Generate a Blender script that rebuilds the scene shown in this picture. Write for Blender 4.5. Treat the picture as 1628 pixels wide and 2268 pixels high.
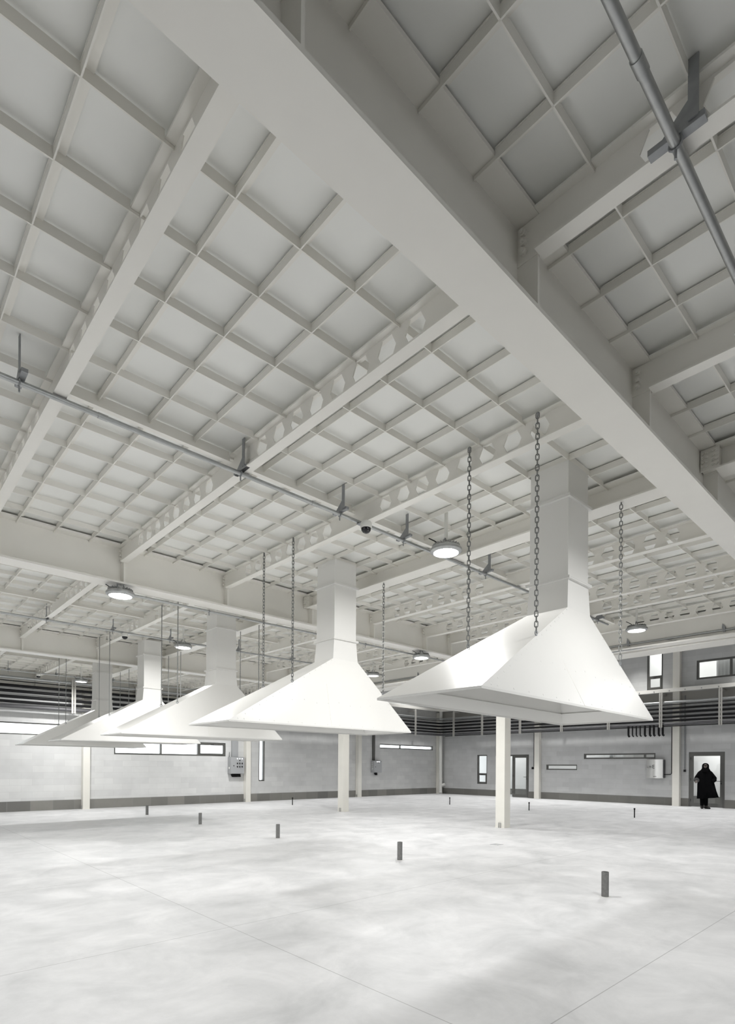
import bpy, bmesh, math, random
from mathutils import Vector, Matrix
random.seed(7)
for o in list(bpy.data.objects):
    bpy.data.objects.remove(o, do_unlink=True)
SC = bpy.context.scene
COL = SC.collection
PI = math.pi

# ------------------------------------------------------------------ camera
W_PX, H_PX = 1628, 2268
F_PX, PPX, PPY = 1226.05, 819.15, 1695.4
YAW, PITCH, ROLL = 0.7504, 0.0014, 0.0071
CAMP = Vector((-5.5586, -7.6404, 1.4637))
fw = Vector((math.sin(YAW), math.cos(YAW), 0)); rt = Vector((math.cos(YAW), -math.sin(YAW), 0)); up = Vector((0, 0, 1))
f2 = fw*math.cos(PITCH)+up*math.sin(PITCH); u2 = up*math.cos(PITCH)-fw*math.sin(PITCH)
r3 = rt*math.cos(ROLL)+u2*math.sin(ROLL); u3 = u2*math.cos(ROLL)-rt*math.sin(ROLL)
cam = bpy.data.cameras.new('camera'); camo = bpy.data.objects.new('camera', cam); COL.objects.link(camo)
camo.matrix_world = Matrix(((r3.x, u3.x, -f2.x, CAMP.x), (r3.y, u3.y, -f2.y, CAMP.y), (r3.z, u3.z, -f2.z, CAMP.z), (0, 0, 0, 1)))
cam.sensor_fit = 'HORIZONTAL'; cam.sensor_width = 36.0; cam.lens = F_PX/W_PX*36.0
cam.shift_x = -(PPX-W_PX/2)/W_PX; cam.shift_y = (PPY-H_PX/2)/W_PX
cam.clip_start = 0.05; cam.clip_end = 200
SC.camera = camo

# ------------------------------------------------------------------ light, world, exposure
SC.view_settings.view_transform = 'Standard'; SC.view_settings.look = 'None'
SC.view_settings.gamma = 1.0; SC.view_settings.use_curve_mapping = False
SC.view_settings.exposure = 0.82
LAMP_W = 52.0          # hall high-bay lamps
ATRIUM_W = 26.0        # lamps under the high roof and the wide fill added there
ROOM_W = 55.0          # rooms behind the right wall
world = bpy.data.worlds.new('world'); SC.world = world; world.use_nodes = True
world.node_tree.nodes['Background'].inputs[0].default_value = (0.93, 0.97, 1.0, 1)
world.node_tree.nodes['Background'].inputs[1].default_value = 2.2
SC.cycles.max_bounces = 10; SC.cycles.diffuse_bounces = 7; SC.cycles.glossy_bounces = 4
SC.cycles.transparent_max_bounces = 12; SC.cycles.sample_clamp_indirect = 8.0
SC.cycles.caustics_reflective = False; SC.cycles.caustics_refractive = False

def area(name, loc, size, power, rot=(0, 0, 0), size_y=None, parent=None, color=(1, .995, .985), spread=PI):
    l = bpy.data.lights.new(name, 'AREA'); l.energy = power; l.color = color; l.spread = spread
    if size_y: l.shape = 'RECTANGLE'; l.size = size; l.size_y = size_y
    else: l.shape = 'DISK'; l.size = size
    o = bpy.data.objects.new(name, l); COL.objects.link(o); o.location = loc; o.rotation_euler = rot
    if parent: o.parent = parent
    return o
# unseen fill lights added behind the camera (south and west sides of the hall)
area('fill_south', (-3, -11.7, 1.9), 9.0, 17, (math.radians(90), 0, 0), 2.2, color=(.97, .99, 1), spread=.8)
area('fill_west', (-11.6, 0, 1.9), 2.2, 18, (0, math.radians(-90), 0), 16.0, color=(.97, .99, 1), spread=.9)

# ------------------------------------------------------------------ materials
def nmat(name):
    m = bpy.data.materials.new(name); m.use_nodes = True
    nt = m.node_tree; b = nt.nodes['Principled BSDF']
    return m, nt, b
def N(nt, t, **kw):
    n = nt.nodes.new(t)
    for k, v in kw.items(): setattr(n, k, v)
    return n
def paint(name, col, rough=.4, metal=0.0, var=.04, scale=3.0, bump=0.0, spec=.5):
    m, nt, b = nmat(name)
    b.inputs['Roughness'].default_value = rough; b.inputs['Metallic'].default_value = metal
    b.inputs['Specular IOR Level'].default_value = spec
    tc = N(nt, 'ShaderNodeTexCoord'); no = N(nt, 'ShaderNodeTexNoise'); no.inputs['Scale'].default_value = scale
    no.inputs['Detail'].default_value = 5; nt.links.new(tc.outputs['Object'], no.inputs['Vector'])
    mx = N(nt, 'ShaderNodeMix', data_type='RGBA')
    mx.inputs[6].default_value = (*[c*(1-var) for c in col], 1); mx.inputs[7].default_value = (*[min(1, c*(1+var)) for c in col], 1)
    nt.links.new(no.outputs['Fac'], mx.inputs[0]); nt.links.new(mx.outputs[2], b.inputs['Base Color'])
    if bump:
        bp = N(nt, 'ShaderNodeBump'); bp.inputs['Strength'].default_value = bump; bp.inputs['Distance'].default_value = .004
        nt.links.new(no.outputs['Fac'], bp.inputs['Height']); nt.links.new(bp.outputs[0], b.inputs['Normal'])
    return m
M = {}
M['steel'] = paint('white_painted_steel', (.81, .795, .75), .36)
M['deck'] = paint('white_steel_deck', (.82, .825, .80), .33, scale=1.5, bump=.08)
M['hood'] = paint('white_enamel_sheet', (.75, .745, .722), .33, scale=1.2, bump=.05)
M['column'] = paint('cream_column_paint', (.78, .765, .71), .42)
M['galv'] = paint('galvanised_steel', (.42, .43, .43), .38, .75, .18, 22)
M['darkgalv'] = paint('dull_galvanised_steel', (.30, .31, .32), .5, .45, .2, 30)
M['chain'] = paint('chain_steel', (.24, .245, .24), .45, .6, .2, 40)
M['black'] = paint('black_pipe_insulation', (.009, .009, .01), .6, 0, .2, 9, spec=.2)
M['post'] = paint('beige_grey_strut', (.47, .46, .43), .5)
M['beige'] = paint('beige_wall_lining', (.36, .35, .325), .6)
M['greypipe'] = paint('grey_pipe_lagging', (.085, .085, .09), .5, 0, .2, 9)
M['frame'] = paint('anthracite_frame', (.115, .115, .108), .45, .1, .06, 4)
M['plastic'] = paint('white_plastic', (.72, .72, .69), .4)
M['cabinet'] = paint('grey_cabinet', (.40, .41, .42), .4, .1, .04, 5)
M['knob'] = paint('black_knob', (.02, .02, .02), .35)
M['shiny'] = paint('brushed_stainless', (.62, .62, .61), .28, .9, .05, 12)
M['cloth'] = paint('black_cloth', (.0025, .0025, .003), .95, 0, .3, 20, spec=.1)
M['skin'] = paint('skin', (.17, .145, .13), .65, 0, .06, 12)
M['scarfgrey'] = paint('grey_trim', (.09, .09, .09), .85, 0, .4, 40)
M['shoe'] = paint('dark_shoe', (.02, .018, .016), .5)
M['stub'] = paint('mottled_grey_pipe', (.19, .19, .185), .6, .1, .35, 28, .2)
M['lettering'] = paint('black_lettering', (.03, .03, .03), .5)
M['roomwall'] = paint('white_room_wall', (.70, .70, .69), .7)
M['blind'] = paint('pale_blind', (.8, .8, .79), .6)

def emit(name, col, strength):
    m, nt, b = nmat(name); b.inputs['Base Color'].default_value = (*col, 1)
    b.inputs['Emission Color'].default_value = (*col, 1); b.inputs['Emission Strength'].default_value = strength
    return m
M['lit'] = emit('lit_diffuser', (1, .99, .97), 9.0)
M['led'] = emit('indicator_light', (1, 1, 1), 2.0)
M['dome'] = paint('smoked_dome', (.01, .01, .012), .08)
def glass(name, tint=(.97, .98, .98)):
    m, nt, b = nmat(name); nt.nodes.remove(b); out = nt.nodes['Material Output']
    t = N(nt, 'ShaderNodeBsdfTransparent'); t.inputs[0].default_value = (*tint, 1)
    g = N(nt, 'ShaderNodeBsdfGlossy'); g.inputs['Roughness'].default_value = .02
    lw = N(nt, 'ShaderNodeLayerWeight'); pw = N(nt, 'ShaderNodeMath', operation='POWER'); pw.inputs[1].default_value = 5
    nt.links.new(lw.outputs['Facing'], pw.inputs[0]); fr = N(nt, 'ShaderNodeMath', operation='MULTIPLY_ADD'); nt.links.new(pw.outputs[0], fr.inputs[0])
    fr.inputs[1].default_value = .8; fr.inputs[2].default_value = .03
    mx = N(nt, 'ShaderNodeMixShader'); nt.links.new(fr.outputs[0], mx.inputs[0]); nt.links.new(t.outputs[0], mx.inputs[1]); nt.links.new(g.outputs[0], mx.inputs[2])
    nt.links.new(mx.outputs[0], out.inputs['Surface'])
    return m
M['glass'] = glass('window_glass')

def wall_mat(name, axis, c1, c2, mortar, bw=.6, bh=.2, rough=.7, msize=.004):
    """concrete blocks in running bond; axis = horizontal world axis of the wall"""
    m, nt, b = nmat(name); b.inputs['Roughness'].default_value = rough
    ge = N(nt, 'ShaderNodeNewGeometry'); sp = N(nt, 'ShaderNodeSeparateXYZ'); cb = N(nt, 'ShaderNodeCombineXYZ')
    nt.links.new(ge.outputs['Position'], sp.inputs[0]); nt.links.new(sp.outputs[axis], cb.inputs[0]); nt.links.new(sp.outputs['Z'], cb.inputs[1])
    br = N(nt, 'ShaderNodeTexBrick'); br.inputs['Scale'].default_value = 1.0
    br.inputs['Brick Width'].default_value = bw; br.inputs['Row Height'].default_value = bh
    br.inputs['Mortar Size'].default_value = msize; br.inputs['Mortar Smooth'].default_value = .3
    br.inputs['Color1'].default_value = (*c1, 1); br.inputs['Color2'].default_value = (*c2, 1); br.inputs['Mortar'].default_value = (*mortar, 1)
    nt.links.new(cb.outputs[0], br.inputs['Vector'])
    no = N(nt, 'ShaderNodeTexNoise'); no.inputs['Scale'].default_value = 2.2; no.inputs['Detail'].default_value = 6
    nt.links.new(ge.outputs['Position'], no.inputs['Vector'])
    mr = N(nt, 'ShaderNodeMapRange'); mr.inputs[3].default_value = .86; mr.inputs[4].default_value = 1.1
    nt.links.new(no.outputs['Fac'], mr.inputs[0])
    mx = N(nt, 'ShaderNodeMix', data_type='RGBA', blend_type='MULTIPLY'); mx.inputs[0].default_value = 1
    nt.links.new(br.outputs['Color'], mx.inputs[6]); nt.links.new(mr.outputs[0], mx.inputs[7])
    nt.links.new(mx.outputs[2], b.inputs['Base Color'])
    return m
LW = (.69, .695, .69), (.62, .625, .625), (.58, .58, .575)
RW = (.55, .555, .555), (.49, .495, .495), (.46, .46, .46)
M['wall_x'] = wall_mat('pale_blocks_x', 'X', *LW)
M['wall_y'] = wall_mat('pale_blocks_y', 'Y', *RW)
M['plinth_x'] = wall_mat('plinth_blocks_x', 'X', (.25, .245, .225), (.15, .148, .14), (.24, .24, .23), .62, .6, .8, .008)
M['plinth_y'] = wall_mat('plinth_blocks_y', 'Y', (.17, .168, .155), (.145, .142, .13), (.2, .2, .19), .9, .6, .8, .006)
M['plainwall'] = paint('grey_block_wall', (.3, .3, .3), .8)
M['plain'] = paint('plain_plaster', (.6, .6, .59), .8)

def floor_mat():
    m, nt, b = nmat('polished_concrete'); L = nt.links
    ge = N(nt, 'ShaderNodeNewGeometry')
    def noise(scale, det, rough=.55, dist=0, stretch=None):
        no = N(nt, 'ShaderNodeTexNoise'); no.inputs['Scale'].default_value = scale; no.inputs['Detail'].default_value = det
        no.inputs['Roughness'].default_value = rough; no.inputs['Distortion'].default_value = dist
        if stretch:
            mp = N(nt, 'ShaderNodeMapping'); mp.inputs['Scale'].default_value = stretch
            L.new(ge.outputs['Position'], mp.inputs[0]); L.new(mp.outputs[0], no.inputs['Vector'])
        else: L.new(ge.outputs['Position'], no.inputs['Vector'])
        return no
    n1 = noise(1.5, 8, .66, .5); n2 = noise(6, 6, .6); n3 = noise(1.4, 5, .6, 1.0, (.35, 1.3, 1))
    r1 = N(nt, 'ShaderNodeValToRGB'); e = r1.color_ramp.elements
    e[0].position = .30; e[0].color = (.50, .505, .51, 1); e[1].position = .66; e[1].color = (.68, .68, .685, 1)
    L.new(n1.outputs['Fac'], r1.inputs[0])
    a = N(nt, 'ShaderNodeMath', operation='MULTIPLY_ADD'); L.new(n2.outputs['Fac'], a.inputs[0]); a.inputs[1].default_value = .16; a.inputs[2].default_value = .92
    a2 = N(nt, 'ShaderNodeMath', operation='MULTIPLY_ADD'); L.new(n3.outputs['Fac'], a2.inputs[0]); a2.inputs[1].default_value = .22; a2.inputs[2].default_value = .89
    mm = N(nt, 'ShaderNodeMath', operation='MULTIPLY'); L.new(a.outputs[0], mm.inputs[0]); L.new(a2.outputs[0], mm.inputs[1])
    mx = N(nt, 'ShaderNodeMix', data_type='RGBA', blend_type='MULTIPLY'); mx.inputs[0].default_value = 1
    L.new(r1.outputs[0], mx.inputs[6]); L.new(mm.outputs[0], mx.inputs[7])
    # saw-cut joints, 6 m one way and 3 m the other
    sp = N(nt, 'ShaderNodeSeparateXYZ'); L.new(ge.outputs['Position'], sp.inputs[0])
    def joint(axis, off, period):
        s = N(nt, 'ShaderNodeMath', operation='ADD'); L.new(sp.outputs[axis], s.inputs[0]); s.inputs[1].default_value = -off+period*10.5
        w = N(nt, 'ShaderNodeMath', operation='MODULO'); L.new(s.outputs[0], w.inputs[0]); w.inputs[1].default_value = period
        d = N(nt, 'ShaderNodeMath', operation='SUBTRACT'); L.new(w.outputs[0], d.inputs[0]); d.inputs[1].default_value = period/2
        ab = N(nt, 'ShaderNodeMath', operation='ABSOLUTE'); L.new(d.outputs[0], ab.inputs[0])
        lt = N(nt, 'ShaderNodeMath', operation='LESS_THAN'); L.new(ab.outputs[0], lt.inputs[0]); lt.inputs[1].default_value = .0035
        return lt
    j1 = joint('X', -3.06, 6.0); j2 = joint('Y', -3.12, 2.92)
    jm = N(nt, 'ShaderNodeMath', operation='MAXIMUM'); L.new(j1.outputs[0], jm.inputs[0]); L.new(j2.outputs[0], jm.inputs[1])
    js = N(nt, 'ShaderNodeMath', operation='MULTIPLY'); L.new(jm.outputs[0], js.inputs[0]); js.inputs[1].default_value = .6
    mj = N(nt, 'ShaderNodeMix', data_type='RGBA'); L.new(js.outputs[0], mj.inputs[0]); L.new(mx.outputs[2], mj.inputs[6]); mj.inputs[7].default_value = (.2, .2, .2, 1)
    L.new(mj.outputs[2], b.inputs['Base Color'])
    rr = N(nt, 'ShaderNodeMapRange'); L.new(n1.outputs['Fac'], rr.inputs[0]); rr.inputs[3].default_value = .38; rr.inputs[4].default_value = .62
    L.new(rr.outputs[0], b.inputs['Roughness'])
    return m
M['floor'] = floor_mat()

# ------------------------------------------------------------------ mesh helpers
class MB:
    def __init__(s): s.bm = bmesh.new()
    def poly(s, pts):
        return s.bm.faces.new([s.bm.verts.new(p) for p in pts])
    def box(s, x0, x1, y0, y1, z0, z1):
        v = [s.bm.verts.new(p) for p in ((x0, y0, z0), (x1, y0, z0), (x1, y1, z0), (x0, y1, z0), (x0, y0, z1), (x1, y0, z1), (x1, y1, z1), (x0, y1, z1))]
        for f in ((3, 2, 1, 0), (4, 5, 6, 7), (0, 1, 5, 4), (1, 2, 6, 5), (2, 3, 7, 6), (3, 0, 4, 7)): s.bm.faces.new([v[i] for i in f])
        return s
    def prism(s, pts, vec):
        """closed outline pts extruded by vec"""
        vec = Vector(vec); a = [s.bm.verts.new(p) for p in pts]; c = [s.bm.verts.new(Vector(p)+vec) for p in pts]; n = len(pts)
        s.bm.faces.new(a[::-1]); s.bm.faces.new(c)
        for i in range(n): s.bm.faces.new((a[i], a[(i+1) % n], c[(i+1) % n], c[i]))
        return s
    def tube(s, pts, r, seg=12, closed=False):
        pts = [Vector(p) for p in pts]; rings = []; n = len(pts); prev = None
        for i, p in enumerate(pts):
            a = pts[i-1] if (i > 0 or closed) else p; c = pts[(i+1) % n] if (i < n-1 or closed) else p
            t = (c-a).normalized()
            if prev is None:
                ref = Vector((0, 0, 1)) if abs(t.z) < .9 else Vector((1, 0, 0)); nrm = t.cross(ref).normalized()
            else: nrm = (prev-t*prev.dot(t)).normalized()
            prev = nrm; bn = t.cross(nrm); rr = r[i] if isinstance(r, (list, tuple)) else r
            rings.append([s.bm.verts.new(p+(nrm*math.cos(2*PI*k/seg)+bn*math.sin(2*PI*k/seg))*rr) for k in range(seg)])
        m = n if closed else n-1
        for i in range(m):
            A, B = rings[i], rings[(i+1) % n]
            for k in range(seg): s.bm.faces.new((A[k], A[(k+1) % seg], B[(k+1) % seg], B[k]))
        if not closed: s.bm.faces.new(rings[0][::-1]); s.bm.faces.new(rings[-1])
        return s
    def lathe(s, prof, c=(0, 0, 0), seg=24):
        c = Vector(c); rings = []
        for r, z in prof:
            if r < 1e-6: rings.append([s.bm.verts.new(c+Vector((0, 0, z)))])
            else: rings.append([s.bm.verts.new(c+Vector((r*math.cos(2*PI*k/seg), r*math.sin(2*PI*k/seg), z))) for k in range(seg)])
        for A, B in zip(rings, rings[1:]):
            for k in range(seg):
                q = [A[k % len(A)], A[(k+1) % len(A)], B[(k+1) % len(B)], B[k % len(B)]]
                u = []
                for v in q:
                    if v not in u: u.append(v)
                if len(u) > 2: s.bm.faces.new(u)
        return s
    def rings(s, rs, cap=True):
        R = [[s.bm.verts.new(p) for p in r] for r in rs]; n = len(R[0])
        for A, B in zip(R, R[1:]):
            for k in range(n): s.bm.faces.new((A[k], A[(k+1) % n], B[(k+1) % n], B[k]))
        if cap: s.bm.faces.new(R[0][::-1]); s.bm.faces.new(R[-1])
        return s
    def mesh(s, name, mat, smooth=False):
        bmesh.ops.recalc_face_normals(s.bm, faces=s.bm.faces)
        me = bpy.data.meshes.new(name); s.bm.to_mesh(me); s.bm.free(); me.materials.append(mat)
        if smooth:
            me.polygons.foreach_set('use_smooth', [True]*len(me.polygons))
            try: me.set_sharp_from_angle(angle=math.radians(40))
            except Exception: pass
        return me
    def obj(s, name, mat, parent=None, loc=(0, 0, 0), smooth=False, bevel=0):
        return link(name, s.mesh(name, mat, smooth), parent, loc, bevel=bevel)
def link(name, me, parent=None, loc=(0, 0, 0), rot=None, bevel=0):
    o = bpy.data.objects.new(name, me); COL.objects.link(o); o.location = loc
    if rot: o.rotation_euler = rot
    if parent: o.parent = parent
    if bevel:
        b = o.modifiers.new('bevel', 'BEVEL'); b.width = bevel; b.segments = 2; b.limit_method = 'ANGLE'
    return o
def tag(o, label, cat, group=None):
    o['label'] = label; o['category'] = cat
    if group: o['group'] = group
    return o
def thing(name, label, cat, loc=(0, 0, 0), group=None):
    o = bpy.data.objects.new(name, None); COL.objects.link(o); o.location = loc; o.empty_display_size = .1
    return tag(o, label, cat, group)
def struct(o): o['kind'] = 'structure'; return o
def copy_tree(o, loc, parent=None):
    c = o.copy(); COL.objects.link(c)
    if parent is None: c.location = loc
    else: c.parent = parent
    for ch in o.children: copy_tree(ch, None, c)
    return c

# ------------------------------------------------------------------ grid of the building
XB = [-6.02, -4.492, -2.992, -1.492, 0.085, 1.525, 3.01, 3.82, 5.21]      # roof beams (0.1 = solid cross beam)
YG = [-6.0, 0.0, 6.0, 12.0]                                            # deep girders
BAYS = [(-12.0, -6.0), (-6.0, 0.0), (0.0, 6.0), (6.0, 12.0)]
Z_GB, Z_BB, Z_RIB, Z_DECK = 3.83, 4.108, 4.30, 4.370
WL, WR = 12.08, 18.05                                                  # left and right wall planes
ROOFH = 7.4

# ------------------------------------------------------------------ shell
struct(MB().box(-12.2, 22.2, -12.2, 12.4, -.2, 0).obj('floor', M['floor']))
struct(MB().box(-12.2, 6.5, -12.2, 12.4, Z_DECK, Z_DECK+.16).obj('ceiling', M['deck']))
struct(MB().box(6.3, 22.2, -12.2, 12.4, ROOFH, ROOFH+.15).obj('ceiling_atrium', M['plain']))

def wall(name, axis, plane, thick, u0, u1, z0, z1, holes, mat):
    """wall in world axis 'x' (runs along x at y=plane) or 'y'; holes = (u0,u1,z0,z1); thick goes outwards (+)"""
    us = sorted({u0, u1, *[h[0] for h in holes], *[h[1] for h in holes]}); zs = sorted({z0, z1, *[h[2] for h in holes], *[h[3] for h in holes]})
    b = MB(); P = (lambda u, d, z: (u, plane+d, z)) if axis == 'x' else (lambda u, d, z: (plane+d, u, z))
    def solid(i, j):
        if not (0 <= i < len(us)-1 and 0 <= j < len(zs)-1): return False
        uc, zc = (us[i]+us[i+1])/2, (zs[j]+zs[j+1])/2
        return not any(h[0] < uc < h[1] and h[2] < zc < h[3] for h in holes)
    for i in range(len(us)-1):
        for j in range(len(zs)-1):
            if not solid(i, j): continue
            a, c, e, f = us[i], us[i+1], zs[j], zs[j+1]
            b.poly([P(a, 0, e), P(c, 0, e), P(c, 0, f), P(a, 0, f)]); b.poly([P(a, thick, e), P(a, thick, f), P(c, thick, f), P(c, thick, e)])
            if not solid(i-1, j): b.poly([P(a, 0, e), P(a, 0, f), P(a, thick, f), P(a, thick, e)])
            if not solid(i+1, j): b.poly([P(c, 0, e), P(c, thick, e), P(c, thick, f), P(c, 0, f)])
            if not solid(i, j-1): b.poly([P(a, 0, e), P(a, thick, e), P(c, thick, e), P(c, 0, e)])
            if not solid(i, j+1): b.poly([P(a, 0, f), P(c, 0, f), P(c, thick, f), P(a, thick, f)])
    bmesh.ops.remove_doubles(b.bm, verts=b.bm.verts, dist=1e-4)
    return struct(b.obj(name, mat))
# openings: (name, u0, u1, z0, z1)
LEFT_WIN = [(-6.5, -.62, 2.36, 2.74), (.92, 5.1, 1.81, 2.33), (6.6, 6.88, .82, 2.75), (13.5, 17.54, 2.36, 2.58)]
RIGHT_WIN = [(8.92, 9.53, .6, 2.09), (4.12, 5.62, 1.36, 1.6), (.82, 3.81, 1.85, 2.08), (.56, 1.16, 4.62, 6.12), (-3.4, -.65, 4.87, 5.6)]
DOORS = [(6.53, 7.85, 0, 2.08), (-1.61, -.4, 0, 2.1)]
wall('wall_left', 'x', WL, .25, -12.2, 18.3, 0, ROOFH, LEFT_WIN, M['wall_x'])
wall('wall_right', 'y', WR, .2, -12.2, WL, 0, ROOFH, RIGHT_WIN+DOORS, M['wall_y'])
wall('wall_back', 'x', -12.0, -.2, -12.2, 22.2, 0, ROOFH, [], M['plainwall'])
wall('wall_front', 'y', -12.0, -.2, -12.2, 12.3, 0, Z_DECK+.1, [], M['plainwall'])
struct(MB().box(6.36, 6.5, -12.2, 12.08, Z_DECK+.16, ROOFH).obj('wall_upper', M['plain']))
# plinth courses
def plinth(name, axis, spans, mat, h=.31):
    for k, (a, c) in enumerate(spans):
        b = MB()
        if axis == 'x': b.box(a, c, WL-.025, WL, 0, h)
        else: b.box(WR-.025, WR, a, c, 0, h)
        struct(b.obj(name if k == 0 else name+'_%d' % k, mat))
plinth('baseboard_left', 'x', [(-11.9, WR-.03)], M['plinth_x'])
plinth('baseboard_right', 'y', [(-11.9, -1.61), (-.4, 6.53), (7.85, WL-.03)], M['plinth_y'])
# rooms behind the right wall
RX = 20.4
struct(MB().box(RX, RX+.15, -6, WL, 0, ROOFH).obj('wall_room', M['roomwall']))
struct(MB().box(WR+.2, RX, -6.1, WL, 3.3, 4.35).obj('floor_upper', M['roomwall']))
struct(MB().box(WR+.2, RX, -6.15, -6.0, 0, ROOFH).obj('wall_room_end', M['roomwall']))
struct(MB().box(WR+.2, RX, 2.6, 2.75, 0, 3.3).obj('wall_room_partition', M['roomwall']))
struct(MB().box(RX-.03, RX, -5.9, WL, 0, .31).obj('baseboard_room', M['plinth_y']))
area('room_light', (19.3, -1.2, 3.2), .5, ROOM_W*.75, size_y=1.2)
area('room_light', (19.3, 5.2, 3.2), .5, ROOM_W*.35, size_y=1.2)
area('room_light', (19.3, 8.6, 3.2), .5, ROOM_W*.35, size_y=1.2)
area('room_light', (19.3, 1.0, 7.2), .5, ROOM_W*.75, size_y=1.5)
area('room_light', (19.3, -2.2, 7.2), .5, ROOM_W*.75, size_y=1.5)

# windows: dark frame with panes as children
def window(name, axis, u0, u1, z0, z1, splits=(), fw_=.05, depth=.09, horiz=False, sash=None):
    plane = (WL if axis == 'x' else WR)+.03
    def bx(b, a, c, e, f, d0=0, d1=depth):
        return b.box(a, c, plane+d0, plane+d1, e, f) if axis == 'x' else b.box(plane+d0, plane+d1, a, c, e, f)
    b = MB(); bx(b, u0, u1, z0, z0+fw_); bx(b, u0, u1, z1-fw_, z1); bx(b, u0, u0+fw_, z0+fw_, z1-fw_); bx(b, u1-fw_, u1, z0+fw_, z1-fw_)
    cuts = sorted(splits)
    for c in cuts:
        if horiz: bx(b, u0+fw_, u1-fw_, c-fw_/2, c+fw_/2)
        else: bx(b, c-fw_/2, c+fw_/2, z0+fw_, z1-fw_)
    fo = struct(b.obj(name, M['frame']))
    lim = [(z0 if horiz else u0)+fw_/2]+cuts+[(z1 if horiz else u1)-fw_/2]
    for k, (a, c) in enumerate(zip(lim, lim[1:])):
        a += fw_/2; c -= fw_/2
        g = MB()
        if horiz: bx(g, u0+fw_, u1-fw_, a, c, depth*.45, depth*.55)
        else: bx(g, a, c, z0+fw_, z1-fw_, depth*.45, depth*.55)
        g.obj('pane', M['glass'], fo)
        if sash == k:
            q = MB(); t = fw_*.9
            A, C, E_, F_ = (u0+fw_, u1-fw_, a, c) if horiz else (a, c, z0+fw_, z1-fw_)
            bx(q, A, C, E_, E_+t, -.015, depth*.44); bx(q, A, C, F_-t, F_, -.015, depth*.44); bx(q, A, A+t, E_+t, F_-t, -.015, depth*.44); bx(q, C-t, C, E_+t, F_-t, -.015, depth*.44)
            q.obj('sash', M['frame'], fo)
            q = MB(); mid = (A+C)/2; zt = F_-t/2
            bx(q, mid-.06, mid+.06, zt-.012, zt+.012, -.045, -.016); q.obj('window_handle', M['knob'], fo)
    return fo
window('window_1', 'x', *LEFT_WIN[0], splits=(-4.5, -2.5), fw_=.04)
window('window_2', 'x', *LEFT_WIN[1], splits=(2.55, 3.98), fw_=.055, sash=2)
window('window_3', 'x', *LEFT_WIN[2], fw_=.05)
window('window_4', 'x', *LEFT_WIN[3], splits=(15.0,), fw_=.045)
window('window_5', 'y', *RIGHT_WIN[0], splits=(1.12,), fw_=.055, horiz=True, sash=0)
window('window_6', 'y', *RIGHT_WIN[1], fw_=.05)
window('window_7', 'y', *RIGHT_WIN[2], splits=(1.25,), fw_=.06)
window('window_8', 'y', *RIGHT_WIN[3], splits=(5.16,), fw_=.06, horiz=True, sash=0)
window('window_9', 'y', *RIGHT_WIN[4], splits=(-1.78,), fw_=.07)
# blind inside the wide upper window
zz = [(WR+.34+(.03 if k % 2 else 0), -3.2+k*.06, 4.75) for k in range(34)]
o = MB().prism(zz+[(p[0]+.004, p[1], p[2]) for p in zz[::-1]], (0, 0, 1.0)).obj('window_blind', M['blind'])
tag(o, 'pale pleated blind behind the wide upper window at right', 'blind')
# glazed doors
def door(name, u0, u1, z1, leaf, hinge_high=True, sidelight=None):
    x0 = WR+.02; b = MB(); t = .07
    b.box(x0, x0+.1, u0, u0+t, 0, z1); b.box(x0, x0+.1, u1-t, u1, 0, z1); b.box(x0, x0+.1, u0+t, u1-t, z1-t, z1)
    if sidelight: b.box(x0, x0+.1, sidelight-.025, sidelight+.025, .02, z1-t)
    fo = struct(b.obj(name, M['frame']))
    a, c = leaf; s = .085; q = MB()
    q.box(x0-.01, x0+.05, a, a+s, .012, z1-t); q.box(x0-.01, x0+.05, c-s, c, .012, z1-t); q.box(x0-.01, x0+.05, a+s, c-s, .012, .16); q.box(x0-.01, x0+.05, a+s, c-s, z1-t-s, z1-t)
    lf = q.obj('door_leaf', M['frame'], fo)
    MB().box(x0+.015, x0+.025, a+s, c-s, .16, z1-t-s).obj('pane', M['glass'], lf)
    h = MB(); h.tube([(x0-.012, a+.045, 1.0), (x0-.06, a+.045, 1.0), (x0-.065, a+.06, 1.0), (x0-.065, a+.19, 1.0)], .011, 8); h.obj('door_handle', M['knob'], lf, smooth=True)
    MB().box(x0-.025, x0-.011, a+.03, a+.06, .88, .94).obj('lock_plate', M['knob'], lf)
    if sidelight:
        MB().box(x0+.045, x0+.055, sidelight+.025, u1-t, .02, z1-t).obj('sidelight_pane', M['glass'], fo)
    for z in (.25, 1.05, 1.85): MB().tube([(x0-.015, c+.004, z-.05), (x0-.015, c+.004, z+.05)], .011, 8).obj('hinge', M['knob'], fo)
    return fo
door('door_1', *DOORS[1][:2], 2.1, (-1.54, -.47))
door('door_2', *DOORS[0][:2], 2.08, (6.6, 7.40), sidelight=7.43)
# pipe and fitting seen through the glass door
t = thing('service_pipe', 'thin grey service pipe on the room wall behind the glass door', 'pipe', (0, 0, 0))
MB().tube([(RX-.06, -1.75, .5), (RX-.06, -1.75, 3.2)], .02, 8).obj('pipe', M['darkgalv'], t)
MB().box(RX-.1, RX-.01, -1.79, -1.70, .42, .52).obj('valve', M['darkgalv'], t)

# ------------------------------------------------------------------ roof steel
BAYTXT = ['right of the foreground girder', 'between foreground and second girders', 'between second and third girders', 'between third girder and window wall']
def ordx(i):
    n = {0: 'fourth left of', 1: 'third left of', 2: 'second left of', 3: 'first left of', 5: 'first beyond', 6: 'second beyond', 7: 'third beyond', 8: 'fourth beyond'}
    return n[i]+' solid cross beam'
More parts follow.
